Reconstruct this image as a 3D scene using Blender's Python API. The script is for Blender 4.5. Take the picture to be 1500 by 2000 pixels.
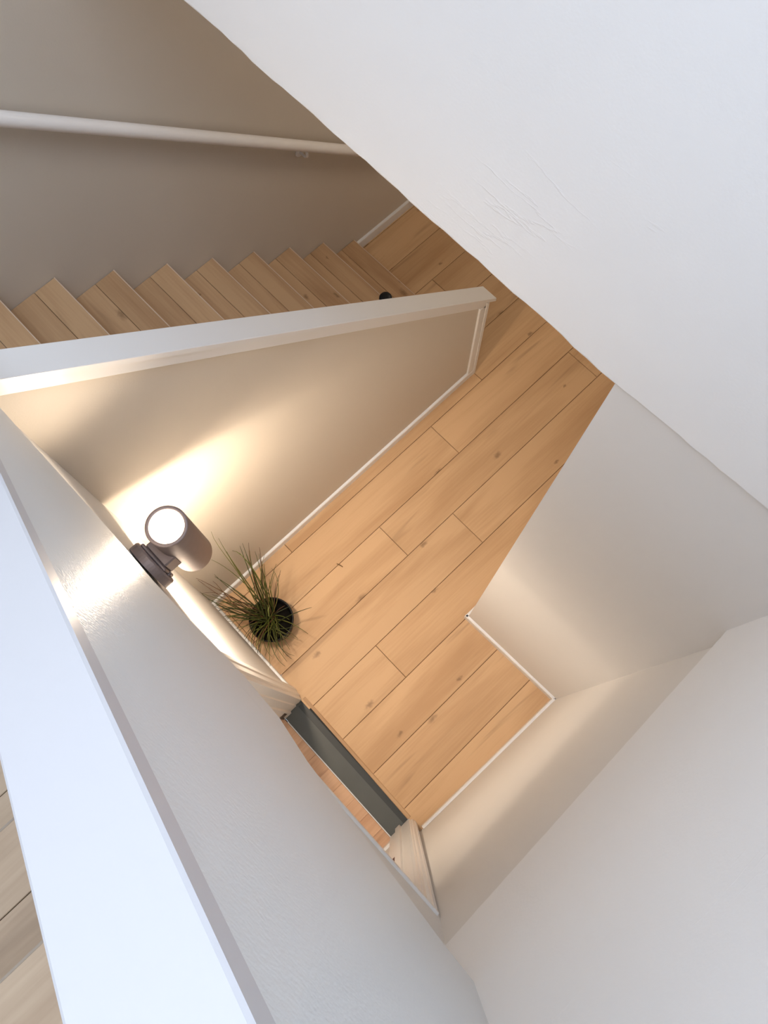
import bpy, bmesh, math, random
from mathutils import Vector, Matrix

for o in list(bpy.data.objects):
    bpy.data.objects.remove(o)
scn = bpy.context.scene
COL = scn.collection
random.seed(7)

# ------------------------------------------------------------------ camera
cam_d = bpy.data.cameras.new('camera')
cam_d.sensor_fit = 'AUTO'
cam_d.sensor_width = 36.0
cam_d.lens = 36.0 * 1560.0 / 2000.0
cam_d.clip_start = 0.01
cam = bpy.data.objects.new('camera', cam_d)
COL.objects.link(cam)
RIGHT = Vector((0.69196, 0.72181, -0.01301))
DOWN = Vector((0.68866, -0.66537, -0.28816))
FWD = Vector((-0.21666, 0.19043, -0.95749))
m = Matrix((RIGHT, -DOWN, -FWD)).transposed().to_4x4()
m.translation = (0, 0, 3.75)
cam.matrix_world = m
scn.camera = cam

# ------------------------------------------------------------------ world and exposure
w = bpy.data.worlds.new('world')
scn.world = w
w.use_nodes = True
w.node_tree.nodes['Background'].inputs[0].default_value = (0.78, 0.88, 1.0, 1)
w.node_tree.nodes['Background'].inputs[1].default_value = 1.0
scn.view_settings.view_transform = 'Standard'
scn.view_settings.look = 'None'
scn.view_settings.gamma = 1.0
scn.view_settings.use_curve_mapping = False
scn.view_settings.exposure = 0.0


def area(name, loc, aim, sx, sy, power, color):
    d = bpy.data.lights.new(name, 'AREA')
    d.shape = 'RECTANGLE'
    d.size, d.size_y = sx, sy
    d.energy = power
    d.color = color
    o = bpy.data.objects.new(name, d)
    COL.objects.link(o)
    o.location = loc
    o.rotation_euler = (Vector(aim) - Vector(loc)).to_track_quat('-Z', 'Y').to_euler()
    return o


# daylight through the skylight over the upper landing, plus unseen lamps added to brighten hall and room
area('skylight_daylight', (-0.1, -0.2, 5.94), (-0.1, -0.2, 0), 1.9, 1.4, 96, (0.73, 0.83, 1.0))
area('hall_fill_light', (-1.05, 2.35, 2.5), (-1.05, 2.2, 0), 0.5, 0.5, 10, (1.0, 0.84, 0.68))
area('room_fill_light', (0.1, -0.66, 1.75), (0.1, -0.6, 0), 0.5, 0.2, 5, (1.0, 0.86, 0.72))


# ------------------------------------------------------------------ materials
def mat_new(name):
    mt = bpy.data.materials.new(name)
    mt.use_nodes = True
    nt = mt.node_tree
    return mt, nt, nt.nodes['Principled BSDF']


def N(nt, typ, **kw):
    n = nt.nodes.new(typ)
    for k, v in kw.items():
        setattr(n, k, v)
    return n


def paint(name, col, rough=0.6, bump=0.15, scale=160.0, spec=0.4, mottled=0.02):
    mt, nt, b = mat_new(name)
    L = nt.links.new
    tc = N(nt, 'ShaderNodeTexCoord')
    n1 = N(nt, 'ShaderNodeTexNoise')
    n1.inputs['Scale'].default_value = scale
    n1.inputs['Detail'].default_value = 3
    n2 = N(nt, 'ShaderNodeTexNoise')
    n2.inputs['Scale'].default_value = 4.0
    n2.inputs['Detail'].default_value = 4
    L(tc.outputs['Object'], n1.inputs['Vector'])
    L(tc.outputs['Object'], n2.inputs['Vector'])
    mx = N(nt, 'ShaderNodeMix', data_type='RGBA')
    L(n2.outputs['Fac'], mx.inputs['Factor'])
    mx.inputs['A'].default_value = (*[c * (1 - mottled) for c in col], 1)
    mx.inputs['B'].default_value = (*[min(1, c * (1 + mottled)) for c in col], 1)
    L(mx.outputs['Result'], b.inputs['Base Color'])
    b.inputs['Roughness'].default_value = rough
    b.inputs['Specular IOR Level'].default_value = spec
    if bump:
        bp = N(nt, 'ShaderNodeBump')
        bp.inputs['Strength'].default_value = bump
        bp.inputs['Distance'].default_value = 0.002
        ad = N(nt, 'ShaderNodeMath', operation='ADD')
        ml = N(nt, 'ShaderNodeMath', operation='MULTIPLY')
        ml.inputs[1].default_value = 3.0
        L(n2.outputs['Fac'], ml.inputs[0])
        L(n1.outputs['Fac'], ad.inputs[0])
        L(ml.outputs[0], ad.inputs[1])
        L(ad.outputs[0], bp.inputs['Height'])
        L(bp.outputs['Normal'], b.inputs['Normal'])
    return mt


def oak(name, axis, light, dark, knots=True, rough=0.5):
    """Oak veneer: grain along the given axis, shifted for each board."""
    mt, nt, b = mat_new(name)
    L = nt.links.new
    tc = N(nt, 'ShaderNodeTexCoord')
    oi = N(nt, 'ShaderNodeObjectInfo')
    off = N(nt, 'ShaderNodeVectorMath', operation='SCALE')
    off.inputs[0].default_value = (17.3, 23.1, 9.7)
    L(oi.outputs['Random'], off.inputs['Scale'])
    add = N(nt, 'ShaderNodeVectorMath', operation='ADD')
    L(tc.outputs['Object'], add.inputs[0])
    L(off.outputs[0], add.inputs[1])

    def mapped(across, along):
        mp = N(nt, 'ShaderNodeMapping')
        s = (along, across, across) if axis == 'x' else (across, along, across)
        mp.inputs['Scale'].default_value = s
        L(add.outputs[0], mp.inputs['Vector'])
        return mp.outputs[0]

    def noise(vec, sc, det, dist=0.0):
        n = N(nt, 'ShaderNodeTexNoise')
        n.inputs['Scale'].default_value = sc
        n.inputs['Detail'].default_value = det
        n.inputs['Distortion'].default_value = dist
        L(vec, n.inputs['Vector'])
        return n.outputs['Fac']

    broad = noise(mapped(7, 0.9), 1.0, 3, 0.6)
    fine = noise(mapped(120, 4), 1.0, 4)
    mix = N(nt, 'ShaderNodeMath', operation='MULTIPLY_ADD')
    L(fine, mix.inputs[0])
    mix.inputs[1].default_value = 0.3
    L(broad, mix.inputs[2])
    rmp = N(nt, 'ShaderNodeValToRGB')
    rmp.color_ramp.elements[0].position = 0.42
    rmp.color_ramp.elements[0].color = (*dark, 1)
    rmp.color_ramp.elements[1].position = 0.74
    rmp.color_ramp.elements[1].color = (*light, 1)
    L(mix.outputs[0], rmp.inputs['Fac'])
    # darker streaks along the grain
    stn = noise(mapped(16, 1.1), 1.0, 3, 0.8)
    st = N(nt, 'ShaderNodeMapRange', interpolation_type='SMOOTHSTEP')
    st.inputs['From Min'].default_value = 0.60
    st.inputs['From Max'].default_value = 0.78
    st.inputs['To Max'].default_value = 0.55
    L(stn, st.inputs['Value'])
    smx = N(nt, 'ShaderNodeMix', data_type='RGBA')
    L(st.outputs[0], smx.inputs['Factor'])
    L(rmp.outputs['Color'], smx.inputs['A'])
    smx.inputs['B'].default_value = (*[c * 0.55 for c in dark], 1)
    # board to board brightness
    br = N(nt, 'ShaderNodeMapRange')
    br.inputs['To Min'].default_value = 0.96
    br.inputs['To Max'].default_value = 1.03
    L(oi.outputs['Random'], br.inputs['Value'])
    hs = N(nt, 'ShaderNodeHueSaturation')
    L(br.outputs[0], hs.inputs['Value'])
    L(smx.outputs['Result'], hs.inputs['Color'])
    colour = hs.outputs['Color']
    if knots:
        vo = N(nt, 'ShaderNodeTexVoronoi', feature='F1', voronoi_dimensions='2D')
        vo.inputs['Scale'].default_value = 1.0
        nz = N(nt, 'ShaderNodeTexNoise')
        nz.inputs['Scale'].default_value = 60
        L(add.outputs[0], nz.inputs['Vector'])
        vm = mapped(5.0, 2.6)
        sub = N(nt, 'ShaderNodeVectorMath', operation='MULTIPLY_ADD')
        L(nz.outputs['Color'], sub.inputs[0])
        sub.inputs[1].default_value = (0.09, 0.09, 0.0)
        L(vm, sub.inputs[2])
        flat = N(nt, 'ShaderNodeVectorMath', operation='MULTIPLY')
        flat.inputs[1].default_value = (1, 1, 0)
        L(sub.outputs[0], flat.inputs[0])
        L(flat.outputs[0], vo.inputs['Vector'])
        mr = N(nt, 'ShaderNodeMapRange', interpolation_type='SMOOTHSTEP')
        mr.inputs['From Min'].default_value = 0.01
        mr.inputs['From Max'].default_value = 0.085
        mr.inputs['To Min'].default_value = 0.55
        mr.inputs['To Max'].default_value = 0.0
        L(vo.outputs['Distance'], mr.inputs['Value'])
        sp = N(nt, 'ShaderNodeSeparateColor')
        L(vo.outputs['Color'], sp.inputs[0])
        gt = N(nt, 'ShaderNodeMath', operation='GREATER_THAN')
        gt.inputs[1].default_value = 0.55
        L(sp.outputs[0], gt.inputs[0])
        sz = N(nt, 'ShaderNodeMath', operation='MULTIPLY_ADD')
        L(sp.outputs[1], sz.inputs[0])
        sz.inputs[1].default_value = 0.075
        sz.inputs[2].default_value = 0.035
        L(sz.outputs[0], mr.inputs['From Max'])
        k = N(nt, 'ShaderNodeMath', operation='MULTIPLY')
        L(mr.outputs[0], k.inputs[0])
        L(gt.outputs[0], k.inputs[1])
        mk = N(nt, 'ShaderNodeMix', data_type='RGBA')
        L(k.outputs[0], mk.inputs['Factor'])
        L(colour, mk.inputs['A'])
        mk.inputs['B'].default_value = (0.13, 0.07, 0.03, 1)
        colour = mk.outputs['Result']
    L(colour, b.inputs['Base Color'])
    b.inputs['Roughness'].default_value = rough
    b.inputs['Specular IOR Level'].default_value = 0.3
    bp = N(nt, 'ShaderNodeBump')
    bp.inputs['Strength'].default_value = 0.06
    bp.inputs['Distance'].default_value = 0.001
    L(fine, bp.inputs['Height'])
    L(bp.outputs['Normal'], b.inputs['Normal'])
    return mt


def plain(name, col, rough=0.5, spec=0.4, metal=0.0):
    mt, nt, b = mat_new(name)
    L = nt.links.new
    tc = N(nt, 'ShaderNodeTexCoord')
    nz = N(nt, 'ShaderNodeTexNoise')
    nz.inputs['Scale'].default_value = 40
    L(tc.outputs['Object'], nz.inputs['Vector'])
    mx = N(nt, 'ShaderNodeMix', data_type='RGBA')
    mx.inputs['A'].default_value = (*[c * 0.9 for c in col], 1)
    mx.inputs['B'].default_value = (*[min(1, c * 1.1) for c in col], 1)
    L(nz.outputs['Fac'], mx.inputs['Factor'])
    L(mx.outputs['Result'], b.inputs['Base Color'])
    b.inputs['Roughness'].default_value = rough
    b.inputs['Specular IOR Level'].default_value = spec
    b.inputs['Metallic'].default_value = metal
    return mt


def scars(mt, amount):
    """Trowel scars and hairline cracks: sparse raised lines in the relief of the plaster."""
    nt = mt.node_tree
    L = nt.links.new
    b = nt.nodes['Principled BSDF']
    tc = N(nt, 'ShaderNodeTexCoord')
    mp = N(nt, 'ShaderNodeMapping')
    mp.inputs['Scale'].default_value = (2.2, 2.2, 11)
    mp.inputs['Rotation'].default_value = (0.0, 0.25, 0.0)
    L(tc.outputs['Object'], mp.inputs['Vector'])
    n = N(nt, 'ShaderNodeTexNoise')
    n.inputs['Scale'].default_value = 1.6
    n.inputs['Detail'].default_value = 5
    L(mp.outputs[0], n.inputs['Vector'])
    d = N(nt, 'ShaderNodeMath', operation='SUBTRACT')
    d.inputs[1].default_value = 0.5
    L(n.outputs['Fac'], d.inputs[0])
    a = N(nt, 'ShaderNodeMath', operation='ABSOLUTE')
    L(d.outputs[0], a.inputs[0])
    r1 = N(nt, 'ShaderNodeMapRange')
    r1.inputs['From Min'].default_value = 0.0
    r1.inputs['From Max'].default_value = 0.012
    r1.inputs['To Min'].default_value = 1.0
    r1.inputs['To Max'].default_value = 0.0
    L(a.outputs[0], r1.inputs['Value'])
    k = N(nt, 'ShaderNodeTexNoise')
    k.inputs['Scale'].default_value = 3.0
    L(tc.outputs['Object'], k.inputs['Vector'])
    r2 = N(nt, 'ShaderNodeMapRange')
    r2.inputs['From Min'].default_value = 0.58
    r2.inputs['From Max'].default_value = 0.70
    L(k.outputs['Fac'], r2.inputs['Value'])
    m_ = N(nt, 'ShaderNodeMath', operation='MULTIPLY')
    L(r1.outputs[0], m_.inputs[0])
    L(r2.outputs[0], m_.inputs[1])
    bp = N(nt, 'ShaderNodeBump')
    bp.inputs['Strength'].default_value = amount
    bp.inputs['Distance'].default_value = 0.003
    L(m_.outputs[0], bp.inputs['Height'])
    old = b.inputs['Normal'].links[0].from_socket
    L(old, bp.inputs['Normal'])
    L(bp.outputs['Normal'], b.inputs['Normal'])


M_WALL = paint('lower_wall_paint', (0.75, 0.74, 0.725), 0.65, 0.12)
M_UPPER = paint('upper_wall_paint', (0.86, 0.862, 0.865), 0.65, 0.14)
M_TAUPE = paint('taupe_wall_paint', (0.615, 0.56, 0.48), 0.62, 0.12)
M_PARAPET = paint('parapet_paint', (0.715, 0.725, 0.72), 0.42, 0.35, 230.0, 0.5)
scars(M_UPPER, 0.22)
scars(M_PARAPET, 0.5)
M_TRIM = paint('trim_gloss_paint', (0.77, 0.765, 0.755), 0.35, 0.03, 90.0, 0.45, 0.01)
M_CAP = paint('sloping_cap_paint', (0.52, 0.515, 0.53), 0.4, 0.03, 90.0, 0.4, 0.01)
M_RAIL = paint('rail_gloss_paint', (0.84, 0.82, 0.80), 0.3, 0.0)
M_CEIL = paint('ceiling_paint', (0.80, 0.79, 0.77), 0.8, 0.05)
M_OAK_Y = oak('oak_plank', 'y', (0.61, 0.395, 0.215), (0.48, 0.29, 0.145))
M_OAK_X = oak('oak_tread_lower', 'x', (0.53, 0.34, 0.185), (0.38, 0.22, 0.11))
M_OAK_T = oak('oak_tread_upper', 'y', (0.49, 0.37, 0.255), (0.35, 0.245, 0.16), knots=True)
M_OAK_R = oak('oak_room_strip', 'y', (0.68, 0.43, 0.27), (0.50, 0.28, 0.16), knots=False)
M_GAP = plain('plank_joint', (0.10, 0.055, 0.028), 0.8)
M_STONE = paint('grey_threshold_stone', (0.075, 0.08, 0.072), 0.45, 0.12, 120.0, 0.4, 0.25)
M_LAMP = plain('lamp_bronze_metal', (0.23, 0.185, 0.18), 0.42, 0.5, 0.3)
M_BLACK = plain('black_plastic', (0.005, 0.005, 0.006), 0.45, 0.25)
M_SOIL = plain('dark_soil', (0.007, 0.006, 0.005), 0.95, 0.1)
M_HINGE = plain('dark_bronze_metal', (0.10, 0.07, 0.05), 0.4, 0.5, 0.5)
M_STRIKE = plain('dark_red_slot', (0.07, 0.012, 0.012), 0.5)
M_LEAF = []
for i, c in enumerate([(0.085, 0.10, 0.018), (0.045, 0.055, 0.015), (0.12, 0.06, 0.028), (0.12, 0.12, 0.028)]):
    M_LEAF.append(plain('grass_blade_%s' % ['green', 'dark_green', 'brown', 'olive'][i], c, 0.5))
M_BULB, _nt, _b = mat_new('lamp_lens_glow')
_b.inputs['Base Color'].default_value = (1, 0.9, 0.75, 1)
_b.inputs['Emission Color'].default_value = (1.0, 0.80, 0.58, 1)
_b.inputs['Emission Strength'].default_value = 26.0


# ------------------------------------------------------------------ mesh helpers
def link(name, bm, mat, parent=None, smooth=False):
    me = bpy.data.meshes.new(name)
    bmesh.ops.recalc_face_normals(bm, faces=bm.faces[:])
    bm.to_mesh(me)
    bm.free()
    if smooth:
        for p in me.polygons:
            p.use_smooth = True
    if mat:
        me.materials.append(mat)
    o = bpy.data.objects.new(name, me)
    COL.objects.link(o)
    if parent:
        o.parent = parent
        o.matrix_parent_inverse = Matrix.Translation(-Vector(parent.location)) if parent.location.length else Matrix()
    return o


def add_prism(bm, bot, top):
    """Solid between a bottom polygon and a top polygon with as many points."""
    n = len(bot)
    vb = [bm.verts.new(p) for p in bot]
    vt = [bm.verts.new(p) for p in top]
    bm.faces.new(vb)
    bm.faces.new(vt)
    for i in range(n):
        bm.faces.new((vb[i], vb[(i + 1) % n], vt[(i + 1) % n], vt[i]))


def add_box(bm, a, b):
    (x0, y0, z0), (x1, y1, z1) = a, b
    add_prism(bm, [(x0, y0, z0), (x1, y0, z0), (x1, y1, z0), (x0, y1, z0)],
              [(x0, y0, z1), (x1, y0, z1), (x1, y1, z1), (x0, y1, z1)])


def bevel(bm, off=0.002, seg=1):
    bmesh.ops.bevel(bm, geom=bm.edges[:] + bm.verts[:], offset=off, segments=seg, affect='EDGES', clamp_overlap=True)


def box_obj(name, a, b, mat, parent=None, bev=0.0, seg=1):
    bm = bmesh.new()
    add_box(bm, a, b)
    if bev:
        bevel(bm, bev, seg)
    return link(name, bm, mat, parent)


def prism_obj(name, bot, top, mat, parent=None, bev=0.0, seg=1):
    bm = bmesh.new()
    add_prism(bm, bot, top)
    if bev:
        bevel(bm, bev, seg)
    return link(name, bm, mat, parent)


def add_tube(bm, pts, radii, sides=8, cap=True):
    pts = [Vector(p) for p in pts]
    rings = []
    t0 = (pts[1] - pts[0]).normalized()
    u = t0.orthogonal().normalized()
    for i, p in enumerate(pts):
        t = (pts[min(i + 1, len(pts) - 1)] - pts[max(i - 1, 0)]).normalized()
        u = (u - t * u.dot(t)).normalized()
        v = t.cross(u)
        r = radii[i] if isinstance(radii, (list, tuple)) else radii
        rings.append([bm.verts.new(p + (u * math.cos(2 * math.pi * k / sides) + v * math.sin(2 * math.pi * k / sides)) * r)
                      for k in range(sides)])
    for a, b in zip(rings, rings[1:]):
        for k in range(sides):
            bm.faces.new((a[k], a[(k + 1) % sides], b[(k + 1) % sides], b[k]))
    if cap:
        bm.faces.new(rings[0])
        bm.faces.new(rings[-1])


def add_lathe(bm, prof, centre=(0, 0, 0), axis='z', sides=40):
    rings = []
    c = Vector(centre)
    for r, h in prof:
        ring = []
        for k in range(sides):
            a = 2 * math.pi * k / sides
            if axis == 'z':
                q = Vector((r * math.cos(a), r * math.sin(a), h))
            else:
                q = Vector((r * math.cos(a), h, r * math.sin(a)))
            ring.append(bm.verts.new(c + q))
        rings.append(ring)
    for a, b in zip(rings, rings[1:]):
        for k in range(sides):
            bm.faces.new((a[k], a[(k + 1) % sides], b[(k + 1) % sides], b[k]))
    bm.faces.new(rings[0])
    bm.faces.new(rings[-1])


def empty(name, loc=(0, 0, 0)):
    o = bpy.data.objects.new(name, None)
    o.location = loc
    COL.objects.link(o)
    return o


def thing(o, label, cat, group=None):
    o['label'] = label
    o['category'] = cat
    if group:
        o['group'] = group
    return o


def struct(o, label=None, cat='wall'):
    o['kind'] = 'structure'
    if label:
        o['label'] = label
        o['category'] = cat
    return o


# ------------------------------------------------------------------ lower floor with planks
XS = -2.03                                    # stair wall plane
floor = struct(box_obj('floor', (-2.03, -0.137, -0.06), (0.36, 3.2, -0.006), M_GAP),
               'oak plank floor of the lower hall between the half wall and the doorway', 'floor')


def plank(parent, name, x0, x1, y0, y1, ztop, mat, th=0.008, gap=0.0010, ch=0.0013):
    a, b, c, d = x0 + gap, x1 - gap, y0 + gap, y1 - gap
    bm = bmesh.new()
    v0 = [bm.verts.new(p) for p in ((a, c, ztop - th), (b, c, ztop - th), (b, d, ztop - th), (a, d, ztop - th))]
    v1 = [bm.verts.new(p) for p in ((a, c, ztop - ch), (b, c, ztop - ch), (b, d, ztop - ch), (a, d, ztop - ch))]
    v2 = [bm.verts.new(p) for p in ((a + ch, c + ch, ztop), (b - ch, c + ch, ztop), (b - ch, d - ch, ztop), (a + ch, d - ch, ztop))]
    bm.faces.new(v0)
    bm.faces.new(v2)
    for r0, r1 in ((v0, v1), (v1, v2)):
        for i in range(4):
            bm.faces.new((r0[i], r0[(i + 1) % 4], r1[(i + 1) % 4], r1[i]))
    return link(name, bm, mat, parent)


LEN = 1.36
rows = {-2.01: 2.47, -1.81: 1.30, -1.61: 1.834, -1.41: 2.6, -1.21: 1.59, -1.01: 1.23, -0.81: 0.677, -0.61: 0.983,
        -0.405: 0.267, -0.203: 1.10, 0.0: 0.93, 0.2: 0.85}
row_x = sorted(rows)
for i, x0 in enumerate(row_x):
    x1 = row_x[i + 1] if i + 1 < len(row_x) else 0.345
    if x0 == -1.21:
        x1 = -1.01
    y = rows[x0]
    while y > -0.153:
        y -= LEN if x0 != -1.21 else 1.31
    ymin = -0.138 if -0.61 < x0 < 0.1 else -0.153
    xa = max(x0, -2.03)
    while y < 3.2:
        yn = y + (LEN if x0 != -1.21 else 1.315)
        ya, yb = max(y, ymin), min(yn, 3.2)
        if yb - ya > 0.02:
            plank(floor, 'plank', xa, x1, ya, yb, 0.0, M_OAK_Y)
        y = yn
plank(floor, 'plank', -2.03, -2.01, 1.2, 3.2, 0.0, M_OAK_Y)

# ------------------------------------------------------------------ big walls
# stair wall on the left
struct(box_obj('wall_left', (XS - 0.1, -1.2, -0.06), (XS, 3.3, 6.0), M_TAUPE),
       'greige stair wall behind the white handrail', 'wall')

# rear wall, lower storey: the block right of the hall passage
prism = [(-0.2, 0.669, -0.06), (0.5, 0.6895, -0.06), (0.5, 3.3, -0.06), (-0.2, 3.3, -0.06)]
ptop = [(-0.168, 0.669, 2.552), (0.5, 0.6895, 2.552), (0.5, 3.3, 2.552), (-0.168, 3.3, 2.552)]
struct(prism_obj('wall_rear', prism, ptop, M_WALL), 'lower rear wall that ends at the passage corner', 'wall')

# rear wall, upper storey: spans the stairwell, uneven plastered bottom edge
bm = bmesh.new()
nx = 90
xa, xb = -2.03, 0.5
front_b, front_t, back_b, back_t, mid = [], [], [], [], []
rnd = random.Random(3)
for i in range(nx + 1):
    x = xa + (xb - xa) * i / nx
    zb = 2.546 + (-(x + 0.17) * 0.024 if x < -0.17 else 0.0) + rnd.uniform(-0.0022, 0.0022) + 0.003 * math.sin(x * 23) * math.sin(x * 7.1)
    yf = 0.664 + (0.022 * (x + 0.17) if x > -0.17 else 0) + 0.0
    front_b.append(bm.verts.new((x, yf + 0.003, zb)))
    mid.append(bm.verts.new((x, yf, zb + 0.006 + rnd.uniform(0, 0.003))))
    front_t.append(bm.verts.new((x, yf, 6.0)))
    back_b.append(bm.verts.new((x, yf + 0.14, zb)))
    back_t.append(bm.verts.new((x, yf + 0.14, 6.0)))
for i in range(nx):
    for a, b in ((front_b, mid), (mid, front_t), (front_t, back_t), (back_t, back_b), (back_b, front_b)):
        bm.faces.new((a[i], a[i + 1], b[i + 1], b[i]))
for i in (0, nx):
    bm.faces.new((front_b[i], mid[i], front_t[i], back_t[i], back_b[i]))
struct(link('wall_rear_upper', bm, M_UPPER), 'bright upper wall across the top right of the stairwell', 'wall')

# right wall, lower storey
prism = [(0.313, -0.18, -0.06), (0.42, -0.18, -0.06), (0.42, 0.687, -0.06), (0.337, 0.687, -0.06)]
ptop = [(0.313, -0.18, 2.3), (0.42, -0.18, 2.3), (0.42, 0.687, 2.3), (0.337, 0.687, 2.3)]
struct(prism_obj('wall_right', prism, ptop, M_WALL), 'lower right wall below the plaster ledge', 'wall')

# right wall, upper storey, a thicker skin with a rough bottom edge
bm = bmesh.new()
ny = 60
ya, yb = -0.165, 0.69
A, B_, C_, D_ = [], [], [], []
rnd = random.Random(5)
for i in range(ny + 1):
    t = i / ny
    y = ya + (yb - ya) * t
    xf = 0.2975 + (0.311 - 0.2975) * t
    zb = 2.165 + (2.03 - 2.165) * t + rnd.uniform(-0.0015, 0.0015)
    A.append(bm.verts.new((xf + 0.003, y, zb)))
    B_.append(bm.verts.new((xf, y, zb + 0.006)))
    C_.append(bm.verts.new((xf, y, 6.0)))
    D_.append((bm.verts.new((0.312 + 0.025 * t + 0.03, y, zb)), bm.verts.new((0.45, y, zb)), bm.verts.new((0.45, y, 6.0))))
for i in range(ny):
    bm.faces.new((A[i], A[i + 1], B_[i + 1], B_[i]))
    bm.faces.new((B_[i], B_[i + 1], C_[i + 1], C_[i]))
    bm.faces.new((C_[i], C_[i + 1], D_[i + 1][2], D_[i][2]))
    bm.faces.new((D_[i][2], D_[i + 1][2], D_[i + 1][1], D_[i][1]))
    bm.faces.new((D_[i][1], D_[i + 1][1], D_[i + 1][0], D_[i][0]))
    bm.faces.new((D_[i][0], D_[i + 1][0], A[i + 1], A[i]))
for i in (0, ny):
    bm.faces.new((A[i], B_[i], C_[i], D_[i][2], D_[i][1], D_[i][0]))
struct(link('wall_right_upper', bm, M_UPPER), 'pale upper right wall above the plaster ledge', 'wall')

# front wall, lower storey, with the doorway.  Its face leans a little, as old plaster does.
DX0, DX1, HEAD = -0.462, 0.243, 1.80


def yface(x, z):
    if z > HEAD + 0.03 and x > DX0 - 0.04:
        return -0.142 - 0.014 * z    # nearly flush with the casing over the door
    base = -0.155
    left = 0.016 * z                    # leans out at the half wall
    right = -0.012 * z                  # leans back at the door
    t = min(1, max(0, (x + 1.08) / 0.6))
    return base + left * (1 - t) + right * t


bm = bmesh.new()
YB = -0.262


def front_patch(x0, x1, z0, z1, nx, nz):
    g = [[bm.verts.new((x0 + (x1 - x0) * i / nx, yface(x0 + (x1 - x0) * i / nx, z0 + (z1 - z0) * j / nz), z0 + (z1 - z0) * j / nz))
          for i in range(nx + 1)] for j in range(nz + 1)]
    k = [[bm.verts.new((x0 + (x1 - x0) * i / nx, YB, z0 + (z1 - z0) * j / nz)) for i in range(nx + 1)] for j in range(nz + 1)]
    for j in range(nz):
        for i in range(nx):
            bm.faces.new((g[j][i], g[j][i + 1], g[j + 1][i + 1], g[j + 1][i]))
            bm.faces.new((k[j][i], k[j][i + 1], k[j + 1][i + 1], k[j + 1][i]))
        for i in (0, nx):
            bm.faces.new((g[j][i], g[j + 1][i], k[j + 1][i], k[j][i]))
    for i in range(nx):
        for j in (0, nz):
            bm.faces.new((g[j][i], g[j][i + 1], k[j][i + 1], k[j][i]))


front_patch(-1.14, DX0 - 0.03, -0.06, HEAD, 6, 6)
front_patch(-1.14, DX0 - 0.03, HEAD, 2.45, 6, 3)
front_patch(DX0 - 0.03, DX1 + 0.04, HEAD, HEAD + 0.0305, 6, 1)
front_patch(DX0 - 0.03, 0.42, HEAD + 0.0305, 2.45, 6, 3)
front_patch(DX1 + 0.04, 0.42, -0.06, HEAD + 0.0305, 2, 6)
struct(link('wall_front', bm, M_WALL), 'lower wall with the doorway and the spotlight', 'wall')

# ------------------------------------------------------------------ parapet above the front wall, sloping with the upper flight


def zcap(x):
    return 3.412 + 0.86 * x             # underside of the cap


edge = [(-1.135, -0.103, 2.39), (-0.887, -0.103, 2.40), (-0.757, -0.102, 2.40), (-0.606, -0.102, 2.40), (-0.488, -0.104, 2.40),
        (-0.43, -0.103, 2.40), (-0.359, -0.100, 2.40), (-0.262, -0.0965, 2.40), (-0.17, -0.099, 2.40), (-0.086, -0.110, 2.42),
        (0.046, -0.119, 2.44), (0.163, -0.127, 2.46), (0.2425, -0.132, 2.48), (0.325, -0.135, 2.49)]
bm = bmesh.new()
fr = []
NZ = 14
rnd = random.Random(8)
for (x, y, z) in edge:
    zt = max(zcap(x), z + 0.05)
    yt = -0.1 if x < 0.1 else -0.1 - 0.035 * min(1, (x - 0.1) / 0.2)
    col = []
    for j in range(NZ + 1):
        t = j / NZ
        yy = y + (yt - y) * t
        col.append(bm.verts.new((x, yy, z + (zt - z) * t)))
    col.insert(0, bm.verts.new((x, y - 0.006, z - 0.007)))
    fr.append((col, bm.verts.new((x, -0.15, zt)), bm.verts.new((x, -0.15, z - 0.007))))
for a, b in zip(fr, fr[1:]):
    for j in range(NZ + 1):
        bm.faces.new((a[0][j], b[0][j], b[0][j + 1], a[0][j + 1]))
    bm.faces.new((a[0][-1], b[0][-1], b[1], a[1]))
    bm.faces.new((a[1], b[1], b[2], a[2]))
    bm.faces.new((a[2], b[2], b[0][0], a[0][0]))
for s in (fr[0], fr[-1]):
    bm.faces.new(s[0] + [s[1], s[2]])
parapet = struct(link('wall_parapet', bm, M_PARAPET), 'pale parapet wall of the upper flight above the spotlight', 'wall')
# the sloping cap on it
bm = bmesh.new()


def cap_section(x):
    z = zcap(x)
    return [(x, -0.090, z), (x, -0.0885, z + 0.026), (x, -0.0905, z + 0.028), (x, -0.1485, z + 0.028), (x, -0.1505, z + 0.026), (x, -0.1505, z)]


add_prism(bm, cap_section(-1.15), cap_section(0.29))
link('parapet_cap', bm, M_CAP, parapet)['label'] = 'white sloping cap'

# stringer board between the parapet and the steps behind it
bm = bmesh.new()
add_prism(bm, [(-0.22, -0.2625, 2.452), (-0.22, -0.1505, 2.452), (-0.22, -0.1505, 2.53), (-0.22, -0.2625, 2.53)],
          [(0.27, -0.2625, 2.452), (0.27, -0.1505, 2.452), (0.27, -0.1505, 2.95), (0.27, -0.2625, 2.95)])
add_box(bm, (-1.1, -0.23, 2.42), (0.29, -0.149, 2.453))
link('stringer_board', bm, M_TRIM, parapet)

# ------------------------------------------------------------------ half wall beside the lower flight


def zhw(y):
    return 0.71 + 0.955 * (1.60 - y)    # top of the cap, front edge


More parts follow.
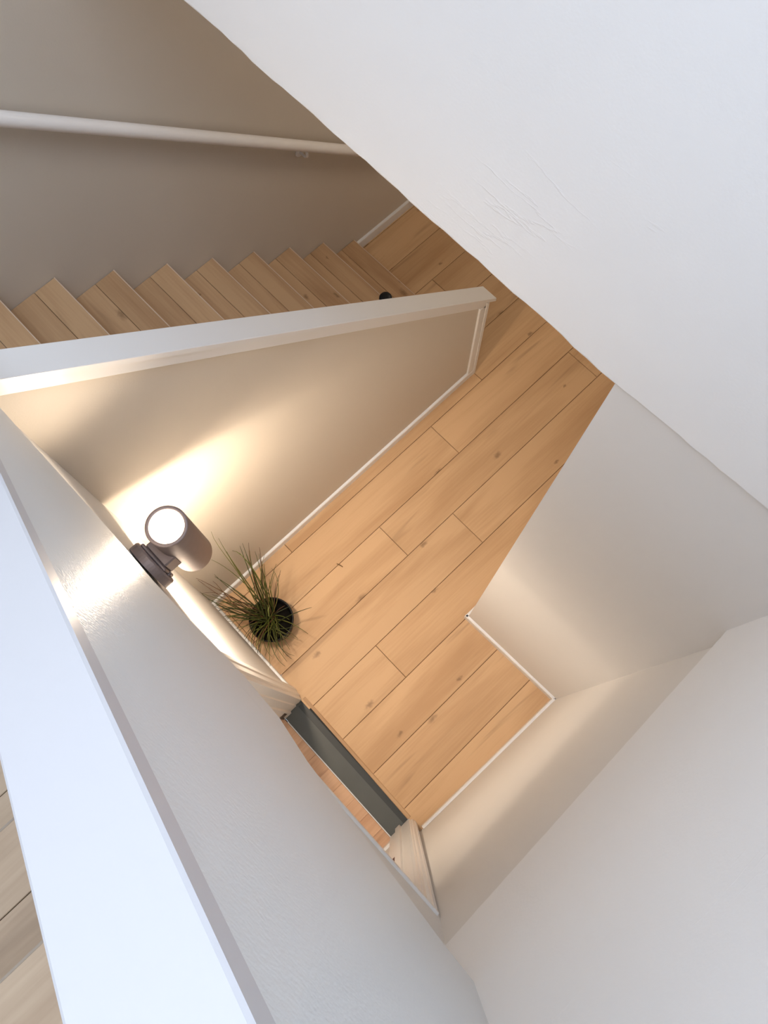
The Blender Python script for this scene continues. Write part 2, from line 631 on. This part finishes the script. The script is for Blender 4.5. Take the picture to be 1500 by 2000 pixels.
HX0, HX1 = -1.132, -1.078
bm = bmesh.new()
y0, y1 = -0.16, 1.585
for_cap = 0.03
add_prism(bm, [(HX0, y0, -0.06), (HX1, y0, -0.06), (HX1, y1, -0.06), (HX0, y1, -0.06)],
          [(HX0, y0, zhw(y0) - for_cap), (HX1, y0, zhw(y0) - for_cap), (HX1, y1, zhw(y1) - for_cap), (HX0, y1, zhw(y1) - for_cap)])
half = struct(link('wall_half', bm, M_TAUPE), 'greige half wall with a white sloping cap between stairs and hall', 'wall')
bm = bmesh.new()


def hw_section(y):
    z = zhw(y)
    return [(-1.144, y, z - 0.024), (-1.144, y, z - 0.002), (-1.142, y, z), (-1.062, y, z), (-1.060, y, z - 0.002), (-1.060, y, z - 0.024)]


add_prism(bm, hw_section(-0.157), hw_section(1.642))
link('half_wall_cap', bm, M_TRIM, half)['label'] = 'white cap board'
# fascia strip under the cap
bm = bmesh.new()


def fascia_section(y):
    z = zhw(y)
    return [(-1.078, y, z - 0.078), (-1.0685, y, z - 0.078), (-1.0665, y, z - 0.074), (-1.0665, y, z - 0.024), (-1.078, y, z - 0.024)]


add_prism(bm, fascia_section(-0.14), fascia_section(1.585))
link('fascia_strip', bm, M_TRIM, half)['label'] = 'white fascia strip'
# end board and corner strip at the end of the half wall
zt = zhw(1.6) - 0.03
bm = bmesh.new()
add_prism(bm, [(-1.1335, 1.585, -0.004), (-1.064, 1.585, -0.004), (-1.064, 1.604, -0.004), (-1.1335, 1.604, -0.004)],
          [(-1.1335, 1.585, zt + 0.01), (-1.064, 1.585, zt + 0.01), (-1.064, 1.604, zt - 0.008), (-1.1335, 1.604, zt - 0.008)])
bevel(bm, 0.0015)
link('end_board', bm, M_TRIM, half)
bm = bmesh.new()
add_prism(bm, [(-1.078, 1.548, 0.05), (-1.0665, 1.548, 0.05), (-1.0665, 1.585, 0.05), (-1.078, 1.585, 0.05)],
          [(-1.078, 1.548, zt - 0.01), (-1.0665, 1.548, zt - 0.01), (-1.0665, 1.585, zt - 0.01), (-1.078, 1.585, zt - 0.01)])
bevel(bm, 0.0015)
link('corner_strip', bm, M_TRIM, half)


# ------------------------------------------------------------------ baseboards


def baseboard(name, p, q, h, th, nrm, label=None):
    p, q, n = Vector(p), Vector(q), Vector(nrm)
    def sec(c):
        return [c, c + n * th, c + n * th + Vector((0, 0, h - 0.004)), c + n * (th - 0.003) + Vector((0, 0, h)), c + Vector((0, 0, h))]
    bm = bmesh.new()
    add_prism(bm, sec(p), sec(q))
    o = struct(link(name, bm, M_TRIM))
    return o


baseboard('baseboard_half', (-1.078, -0.15, 0), (-1.078, 1.604, 0), 0.052, 0.013, (1, 0, 0))
baseboard('baseboard_left', (-2.03, 1.66, 0), (-2.03, 3.2, 0), 0.062, 0.014, (1, 0, 0))
baseboard('baseboard_right', (0.3135, -0.13, 0), (0.3365, 0.68, 0), 0.055, 0.012, (-1, 0, 0))
baseboard('baseboard_rear', (-0.212, 0.6685, 0), (0.33, 0.685, 0), 0.055, 0.012, (0, -1, 0))
baseboard('baseboard_passage', (-0.2, 0.66, 0), (-0.2, 3.2, 0), 0.055, 0.012, (-1, 0, 0))
baseboard('baseboard_front', (-1.078, -0.155, 0), (-0.545, -0.155, 0), 0.05, 0.012, (0, 1, 0))

# ------------------------------------------------------------------ doorway
door = struct(empty('door_1', (-0.11, -0.19, 0)), 'white framed doorway with a grey stone threshold', 'doorway')


def lean(x, y, z):
    return (x + 0.012 * z, y - 0.014 * z, z)


def leaning(name, poly, z0, z1, mat, bev=0.0015):
    bm = bmesh.new()
    add_prism(bm, [lean(x, y, z0) for x, y in poly], [lean(x, y, z1) for x, y in poly])
    return link(name, bm, mat, door)


YF = -0.136
# moulded casings: plan profile with steps
def casing(sign, xi):
    s = sign
    prof = [(0, -0.17), (0, YF - 0.014), (0.004, YF - 0.010), (0.009, YF - 0.010), (0.011, YF - 0.004), (0.022, YF - 0.002),
            (0.025, YF + 0.001), (0.037, YF + 0.0), (0.040, YF - 0.004), (0.040, -0.17)]
    if s < 0:
        prof = [(p[0] * 1.9, p[1]) for p in prof]
    return [(xi + s * px, py) for px, py in prof]


leaning('casing', casing(1, DX1), 0.0, HEAD + 0.055, M_TRIM)
leaning('casing', casing(-1, DX0), 0.0, HEAD + 0.055, M_TRIM)
# head casing
bm = bmesh.new()
hp = [(-0.17, 0.0), (YF - 0.014, 0.0), (YF - 0.010, 0.012), (YF - 0.002, 0.022), (YF, 0.03), (YF, 0.052), (YF - 0.004, 0.056), (-0.17, 0.056)]
add_prism(bm, [lean(DX0 - 0.076, y, HEAD + z) for y, z in hp], [lean(DX1 + 0.04, y, HEAD + z) for y, z in hp])
link('head_casing', bm, M_TRIM, door)
# jamb linings with a door stop
leaning('jamb', [(DX1 + 0.03, -0.262), (DX1 - 0.002, -0.262), (DX1 - 0.002, -0.222), (DX1 - 0.012, -0.222), (DX1 - 0.012, -0.196), (DX1 - 0.001, -0.196),
                 (DX1 - 0.001, -0.16), (DX1 + 0.03, -0.16)], 0.0, HEAD, M_TRIM)
leaning('jamb', [(DX0 - 0.03, -0.262), (DX0 + 0.012, -0.262), (DX0 + 0.012, -0.222), (DX0 + 0.004, -0.218), (DX0 + 0.004, -0.186), (DX0 - 0.001, -0.182),
                 (DX0 - 0.001, -0.16), (DX0 - 0.03, -0.16)], 0.0, HEAD, M_TRIM)
bm = bmesh.new()
add_prism(bm, [lean(DX0 - 0.03, y, HEAD - 0.0 + z) for y, z in ((-0.262, 0), (-0.16, 0), (-0.16, 0.03), (-0.262, 0.03))],
          [lean(DX1 + 0.03, y, HEAD + z) for y, z in ((-0.262, 0), (-0.16, 0), (-0.16, 0.03), (-0.262, 0.03))])
link('head_jamb', bm, M_TRIM, door)
# oak edge strip, stone threshold, white edge
prism_obj('edge_strip', [(DX0 + 0.002, -0.1415, -0.012), (DX1 - 0.001, -0.1575, -0.012), (DX1 - 0.001, -0.1285, -0.012), (DX0 + 0.002, -0.1285, -0.012)],
          [(DX0 + 0.002, -0.1415, 0.004), (DX1 - 0.001, -0.1545, 0.004), (DX1 - 0.001, -0.139, 0.004), (DX0 + 0.002, -0.1275, 0.004)], M_OAK_X, door, 0.001)
bm = bmesh.new()
sp = [(-0.257, -0.06), (-0.257, -0.004), (-0.178, -0.004), (-0.150, -0.012), (-0.138, -0.012), (-0.138, -0.06)]
add_prism(bm, [(DX0 - 0.002, y, z) for y, z in sp], [(DX1, y, z) for y, z in sp])
link('threshold_stone', bm, M_STONE, door)['label'] = 'dark grey stone threshold'
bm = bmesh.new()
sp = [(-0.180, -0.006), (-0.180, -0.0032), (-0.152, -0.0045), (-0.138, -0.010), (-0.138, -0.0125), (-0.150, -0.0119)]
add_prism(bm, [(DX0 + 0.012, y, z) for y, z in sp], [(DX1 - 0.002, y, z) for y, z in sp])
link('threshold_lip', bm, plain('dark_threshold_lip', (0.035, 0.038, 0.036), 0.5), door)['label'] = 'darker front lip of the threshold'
box_obj('edge_trim', (DX0 + 0.03, -0.2615, -0.03), (DX1 + 0.002, -0.2575, 0.001), M_TRIM, door)
# strike plate and hinge
box_obj('strike_plate', (DX1 + 0.0035, -0.258, 0.78), (DX1 + 0.013, -0.232, 0.93), M_STRIKE, door, 0.001)['label'] = 'dark red strike plate slot'
bm = bmesh.new()
add_box(bm, (DX0 + 0.008, -0.262, 0.10), (DX0 + 0.0145, -0.232, 0.19))
add_tube(bm, [(DX0 + 0.016, -0.258, 0.095), (DX0 + 0.016, -0.258, 0.195)], 0.006, 8)
link('hinge', bm, M_HINGE, door)['label'] = 'dark bronze door hinge'

# ------------------------------------------------------------------ the room behind the doorway
room = struct(box_obj('floor_room', (-1.12, -1.06, -0.06), (0.9, -0.262, -0.010), M_GAP), 'short oak strips on the floor beyond the doorway', 'floor')
rnd = random.Random(12)
x = -1.1
while x < 0.88:
    wd = 0.086
    y = -1.05 + rnd.uniform(-0.3, 0.0)
    while y < -0.263:
        ln = rnd.uniform(0.3, 0.5)
        a, b = max(y, -1.05), min(y + ln, -0.2625)
        if b - a > 0.02:
            plank(room, 'floor_strip', x, min(x + wd, 0.88), a, b, -0.002, M_OAK_R, 0.008, 0.0003, 0.0005)
        y += ln
    x += wd
baseboard('baseboard_room', (0.262, -0.98, -0.002), (0.262, -0.264, -0.002), 0.07, 0.012, (-1, 0, 0))
struct(box_obj('wall_room', (0.262, -1.06, -0.01), (0.34, -0.2625, 1.9), M_WALL), 'wall of the room beyond the doorway', 'wall')
box_obj('door_stop', (-0.455, -0.315, -0.002), (-0.432, -0.285, 0.03), M_HINGE, None, 0.006, 2)
thing(bpy.data.objects['door_stop'], 'small dark door stop on the floor just inside the doorway', 'door stop')

# ------------------------------------------------------------------ lower flight
stair = thing(empty('staircase', (-1.58, 1.65, 0)), 'oak staircase climbing between the greige stair wall and the half wall', 'stairs')


def tread_parts(parent, axis, edge, back, lo, hi, z, rise, mat, joint, trim_mat):
    """One step: nosing board, tread board behind it and the riser below."""
    sgn = 1 if back > edge else -1

    def put(name, e0, e1, z0, z1, ch, round_front=False):
        bm = bmesh.new()
        a, b = min(e0, e1), max(e0, e1)
        if axis == 'x':
            add_box(bm, (lo, a, z0), (hi, b, z1))
        else:
            add_box(bm, (a, lo, z0), (b, hi, z1))
        bevel(bm, ch)
        return link(name, bm, mat, parent)
    g = 0.0007
    put('nosing_board', edge, edge + sgn * (joint - g), z - 0.034, z, 0.0013)
    put('tread_board', edge + sgn * (joint + g), back + sgn * 0.02, z - 0.03, z, 0.0008)
    put('riser', edge + sgn * 0.018, edge + sgn * 0.034, z - rise + 0.001, z - 0.0345, 0.0004)
    # thin pale metal edge along the nosing
    bm = bmesh.new()
    e = edge - sgn * 0.0012
    a, b = min(e, e + sgn * 0.0035), max(e, e + sgn * 0.0035)
    if axis == 'x':
        add_box(bm, (lo, a, z - 0.006), (hi, b, z + 0.0008))
    else:
        add_box(bm, (a, lo, z - 0.006), (b, hi, z + 0.0008))
    link('edge_profile', bm, trim_mat, parent)['label'] = 'thin pale edge profile'


M_EDGE = plain('pale_edge_profile', (0.62, 0.47, 0.34), 0.4)
M_EDGE_D = plain('dark_edge_profile', (0.30, 0.24, 0.18), 0.5)
noses = [(1.656, 0.103), (1.455, 0.276), (1.253, 0.438), (1.060, 0.598), (0.857, 0.757), (0.659, 0.919), (0.454, 1.089), (0.253, 1.253),
         (0.053, 1.415), (-0.147, 1.575)]
zprev = 0.0
for k, (y, z) in enumerate(noses):
    yn = noses[k + 1][0] if k + 1 < len(noses) else -0.345
    tread_parts(stair, 'x', y, yn - 0.02, -2.028, -1.134, z, z - zprev, M_OAK_X, 0.09, M_EDGE)
    zprev = z
# quarter landing
landing = struct(box_obj('floor_landing', (-2.03, -1.06, 1.60), (-0.945, -0.325, 1.68), M_OAK_X), 'oak quarter landing between the two flights', 'floor')

# ------------------------------------------------------------------ upper flight behind the parapet
stair2 = thing(empty('staircase', (-0.9, -0.6, 1.7)), 'greyish oak upper flight seen behind the white sloping parapet cap', 'stairs')
for k in range(-4, 1):
    xe = -0.138 + 0.2 * k - 0.018
    z = 2.54 + 0.172 * k
    tread_parts(stair2, 'y', xe, xe + 0.2, -1.058, -0.2635, z, 0.172, M_OAK_T, 0.108, M_EDGE_D)
struct(box_obj('floor_upper', (0.044, -1.06, 2.60), (1.7, -0.152, 2.712), M_OAK_T), 'upper landing floor of greyish oak', 'floor')
# support behind the steps down to the room
struct(box_obj('wall_landing', (-1.14, -1.06, -0.01), (-1.12, -0.27, 1.60), M_WALL), 'wall under the quarter landing', 'wall')

# ------------------------------------------------------------------ enclosing shell
struct(box_obj('wall_back', (-2.13, -1.16, -0.06), (1.8, -1.06, 6.0), M_WALL), 'outer wall behind the upper flight', 'wall')
struct(box_obj('wall_side', (1.7, -1.06, 2.5), (1.8, -0.1, 6.0), M_WALL), 'end wall of the upper landing', 'wall')
struct(box_obj('wall_landing_upper', (0.45, -0.165, 2.3), (1.75, -0.08, 6.0), M_WALL), 'upper landing wall beside the stairwell', 'wall')
struct(box_obj('wall_hall_end', (-2.03, 3.2, -0.06), (0.42, 3.3, 2.7), M_WALL), 'far end wall of the hall', 'wall')
struct(box_obj('ceiling_hall', (-2.03, 0.80, 2.56), (0.0, 3.3, 2.64), M_CEIL), 'ceiling of the hall', 'ceiling')
# upper ceiling with the skylight opening
bm = bmesh.new()
SX0, SX1, SY0, SY1 = -1.1, 0.9, -0.95, 0.55
for a, b in (((-2.13, -1.16, 6.0), (SX0, 0.85, 6.1)), ((SX1, -1.16, 6.0), (1.8, 0.85, 6.1)),
             ((SX0, -1.16, 6.0), (SX1, SY0, 6.1)), ((SX0, SY1, 6.0), (SX1, 0.85, 6.1))):
    add_box(bm, a, b)
struct(link('ceiling_upper', bm, M_CEIL), 'upper ceiling around the skylight', 'ceiling')

# ------------------------------------------------------------------ handrail on the stair wall
rail = thing(empty('handrail', (-1.98, 1.0, 1.3)), 'white round handrail on the greige stair wall', 'handrail')
RX = -1.975


def rail_z(y):
    return 0.80 + 0.90 * (1.66 - y)


bm = bmesh.new()
pts = [(RX, y, rail_z(y)) for y in (-0.3, 0.2, 0.7, 1.2, 1.66, 1.86)]
pts.append((RX, 1.885, rail_z(1.885)))
add_tube(bm, pts, [0.0225] * 6 + [0.016], 20)
link('rail', bm, M_RAIL, rail, True)
for yb_ in (1.40, 0.15):
    z = rail_z(yb_)
    bm = bmesh.new()
    add_lathe(bm, [(0.024, 0.0), (0.024, 0.004), (0.020, 0.007)], (0, 0, 0), 'z', 20)
    rot = Matrix.Rotation(math.radians(90), 4, 'Y')
    bmesh.ops.transform(bm, matrix=Matrix.Translation((XS + 0.0005, yb_, z - 0.075)) @ rot, verts=bm.verts[:])
    add_tube(bm, [(XS + 0.004, yb_, z - 0.075), (XS + 0.035, yb_, z - 0.075), (RX - 0.004, yb_, z - 0.062), (RX, yb_, z - 0.018)], 0.006, 10)
    br = link('rail_bracket', bm, M_RAIL, rail, True)

# ------------------------------------------------------------------ spotlight on the front wall
LX, LY = -0.779, -0.036
lamp = thing(empty('wall_spotlight', (-0.776, -0.142, 1.72)), 'dark bronze cylinder spotlight lit on the lower wall above the grass plant', 'wall lamp')
ZB, ZT, RR = 1.565, 1.85, 0.0545
bm = bmesh.new()
add_lathe(bm, [(RR * 0.80, ZB + 0.035), (RR * 0.80, ZB + 0.001), (RR * 0.86, ZB), (RR * 0.96, ZB + 0.004), (RR, ZB + 0.012), (RR, ZT - 0.003), (RR * 0.985, ZT),
               (RR * 0.83, ZT), (RR * 0.815, ZT - 0.002), (RR * 0.815, ZT - 0.010)], (LX, LY, 0), 'z', 56)
link('housing', bm, M_LAMP, lamp, True)
bm = bmesh.new()
add_lathe(bm, [(RR * 0.79, ZT - 0.0098), (RR * 0.79, ZT - 0.007), (RR * 0.70, ZT - 0.005)], (LX, LY, 0), 'z', 48)
link('lens', bm, M_BULB, lamp)['label'] = 'glowing white round lens'
bm = bmesh.new()
add_lathe(bm, [(RR * 0.79, ZB + 0.022), (RR * 0.79, ZB + 0.026)], (LX, LY, 0), 'z', 48)
link('lower_lens', bm, M_BULB, lamp)
# round back plate (axis along the wall normal)
bm = bmesh.new()
add_lathe(bm, [(0.070, -0.1455), (0.070, -0.124), (0.067, -0.119), (0.030, -0.119)], (-0.778, 0, 1.715), 'y', 48)
link('back_plate', bm, M_LAMP, lamp)
bm = bmesh.new()
add_box(bm, (-0.826, -0.120, 1.68), (-0.728, -0.110, 1.755))
bevel(bm, 0.003)
link('mount_block', bm, M_LAMP, lamp)
bm = bmesh.new()
add_box(bm, (-0.818, -0.111, 1.685), (-0.738, LY - 0.035, 1.75))
bevel(bm, 0.004)
link('arm', bm, M_LAMP, lamp)
bm = bmesh.new()
add_lathe(bm, [(0.0055, -0.120), (0.0055, -0.112), (0.004, -0.110)], (-0.728, 0, 1.715), 'y', 14)
link('fixing_screw', bm, M_LAMP, lamp)


def spot(name, loc, direction, power, size, blend, radius, color=(1.0, 0.81, 0.62)):
    d = bpy.data.lights.new(name, 'SPOT')
    d.energy = power
    d.color = color
    d.spot_size = math.radians(size)
    d.spot_blend = blend
    d.shadow_soft_size = radius
    o = bpy.data.objects.new(name, d)
    COL.objects.link(o)
    o.rotation_euler = Vector(direction).to_track_quat('-Z', 'Y').to_euler()
    o.location = loc
    return o


spot('spotlight_up_beam', (LX, LY, ZT + 0.012), (0, 0, 1), 9, 160, 0.9, 0.03)
spot('spotlight_down_beam', (LX, LY, ZB - 0.004), (0.10, 0.12, -0.985), 41, 176, 1.0, 0.04)
spot('spotlight_down_spill', (LX, LY, ZB - 0.006), (0, -0.36, -0.93), 8.5, 178, 0.14, 0.035)

# ------------------------------------------------------------------ small black fitting behind the half wall cap
bm = bmesh.new()
FY = 1.085
FZ = zhw(FY) - 0.06
fit = thing(empty('round_fitting', (-1.135, FY, FZ)), 'small black round fitting peeping out behind the half wall cap by the lowest steps', 'fitting')
add_lathe(bm, [(0.020, -0.05), (0.024, -0.046), (0.024, 0.030), (0.021, 0.036), (0.010, 0.038)], (-1.172, FY, FZ), 'z', 28)
link('body', bm, M_BLACK, fit, True)
bm = bmesh.new()
add_tube(bm, [(-1.1325, FY, FZ), (-1.16, FY, FZ)], 0.008, 12)
link('stem', bm, M_BLACK, fit)

# a sliver of wood lying on the floor
bm = bmesh.new()
add_tube(bm, [(-0.818, 0.402, 0.003), (-0.804, 0.408, 0.0035), (-0.786, 0.4125, 0.003)], [0.0025, 0.0028, 0.002], 6)
thing(link('wood_sliver', bm, plain('brown_sliver', (0.16, 0.09, 0.03), 0.6)), 'tiny brown sliver lying across a plank joint to the right of the plant', 'sliver')

# ------------------------------------------------------------------ potted grass in the corner
PX, PY = -0.803, -0.004
plant = thing(empty('potted_grass', (PX, PY, 0)), 'tall wispy grass plant in a black pot in the hall corner by the doorway', 'plant')
bm = bmesh.new()
add_lathe(bm, [(0.078, 0.001), (0.083, 0.004), (0.099, 0.142), (0.102, 0.145), (0.102, 0.150), (0.098, 0.152), (0.094, 0.150), (0.090, 0.100), (0.05, 0.098)],
          (PX, PY, 0), 'z', 48)
link('pot', bm, M_BLACK, plant, True)['label'] = 'glossy black round pot'
bm = bmesh.new()
add_lathe(bm, [(0.089, 0.099), (0.086, 0.112), (0.05, 0.120), (0.01, 0.122)], (PX, PY, 0), 'z', 28)
link('soil', bm, M_SOIL, plant, True)

tips = [(-1.054, 0.054, 0.85), (-1.051, 0.123, 0.5), (-1.034, 0.143, 0.5), (-1.003, 0.165, 0.45), (-1.049, 0.07, 0.52), (-1.028, 0.086, 0.5),
        (-1.019, 0.104, 0.45), (-1.054, -0.017, 0.6), (-1.051, -0.112, 0.56), (-1.055, -0.114, 0.51), (-1.045, -0.074, 0.4), (-1.047, -0.144, 0.4),
        (-1.015, -0.144, 0.35), (-0.973, -0.144, 0.38), (-0.971, -0.144, 0.33), (-0.943, -0.144, 0.35), (-0.954, -0.142, 0.3), (-0.91, -0.144, 0.3),
        (-0.827, -0.144, 0.3), (-0.845, -0.144, 0.22), (-0.782, -0.144, 0.3), (-0.741, -0.144, 0.28), (-0.706, -0.144, 0.28), (-0.774, -0.144, 0.25),
        (-0.622, -0.140, 0.3), (-0.596, -0.076, 0.25), (-0.635, -0.07, 0.2), (-0.599, -0.055, 0.2), (-0.686, 0.159, 0.3), (-0.689, 0.083, 0.2),
        (-0.638, 0.022, 0.2), (-0.879, 0.156, 0.35), (-0.912, 0.171, 0.4), (-0.916, 0.145, 0.38), (-0.905, 0.108, 0.32), (-0.942, 0.133, 0.42),
        (-0.95, 0.126, 0.4), (-0.946, 0.078, 0.35), (-0.727, -0.08, 0.22), (-0.708, -0.138, 0.22), (-0.727, -0.141, 0.25), (-0.795, 0.083, 0.2),
        (-0.703, -0.024, 0.18), (-0.733, 0.054, 0.2), (-1.05, 0.05, 0.56), (-0.977, -0.126, 0.36), (-0.893, -0.144, 0.3), (-0.859, -0.144, 0.25),
        (-0.942, 0.006, 0.3), (-0.971, -0.035, 0.36)]
rnd = random.Random(21)
extra = []
for t in range(55):
    b = rnd.choice(tips)
    extra.append((max(-1.05, b[0] + rnd.uniform(-0.05, 0.07)), max(-0.144, b[1] + rnd.uniform(-0.05, 0.05)), max(0.17, b[2] * rnd.uniform(0.6, 1.0))))


def blade(tip, i):
    tip = Vector(tip)
    a = rnd.uniform(0, 2 * math.pi)
    rr = 0.035 * math.sqrt(rnd.random())
    base = Vector((PX - 0.012 + rr * math.cos(a), PY - 0.004 + rr * math.sin(a), 0.117))
    d = tip - base
    rise = Vector((0, 0, 1))
    ctrl = base + Vector((d.x * 0.38, d.y * 0.38, max(d.z * 0.72, 0.06) + 0.25 * max(0, math.hypot(d.x, d.y) - d.z)))
    droop = rnd.random() < 0.45
    ctrl2 = base + Vector((d.x * 0.78, d.y * 0.78, d.z * (1.12 if droop else 0.92) + (0.05 if droop else 0.0)))
    side = Vector((-d.y, d.x, 0)).normalized() if math.hypot(d.x, d.y) > 1e-4 else Vector((1, 0, 0))
    sw = rnd.gauss(0, 0.11) * math.hypot(d.x, d.y)
    ctrl += side * sw
    ctrl2 += side * sw * rnd.uniform(-0.4, 1.3)
    ctrl.x, ctrl2.x = max(ctrl.x, -1.05), max(ctrl2.x, -1.055)
    ctrl.y = max(ctrl.y, -0.14)
    ctrl2.y = max(ctrl2.y, -0.142)
    n = 9
    pts = []
    for k in range(n):
        t = k / (n - 1)
        p = base * (1 - t) ** 3 + ctrl * 3 * t * (1 - t) ** 2 + ctrl2 * 3 * t * t * (1 - t) + tip * t ** 3
        pts.append(p)
    r0 = rnd.uniform(0.0022, 0.0034)
    rad = [r0 * (1 - 0.72 * (k / (n - 1)) ** 1.6) for k in range(n)]
    bm = bmesh.new()
    add_tube(bm, pts, rad, 3, False)
    link('grass_blade', bm, rnd.choice(M_LEAF), plant, True)


for i, t in enumerate(tips + extra):
    blade(t, i)
# a short pale new shoot in the middle
bm = bmesh.new()
add_tube(bm, [(PX - 0.01, PY, 0.12), (PX - 0.008, PY + 0.004, 0.2), (PX - 0.015, PY + 0.02, 0.27), (PX - 0.02, PY + 0.035, 0.29)], [0.003, 0.0032, 0.002, 0.0006], 5)
link('shoot', bm, plain('pale_green_shoot', (0.30, 0.36, 0.12), 0.5), plant, True)['label'] = 'pale green new shoot'

bpy.context.view_layer.update()
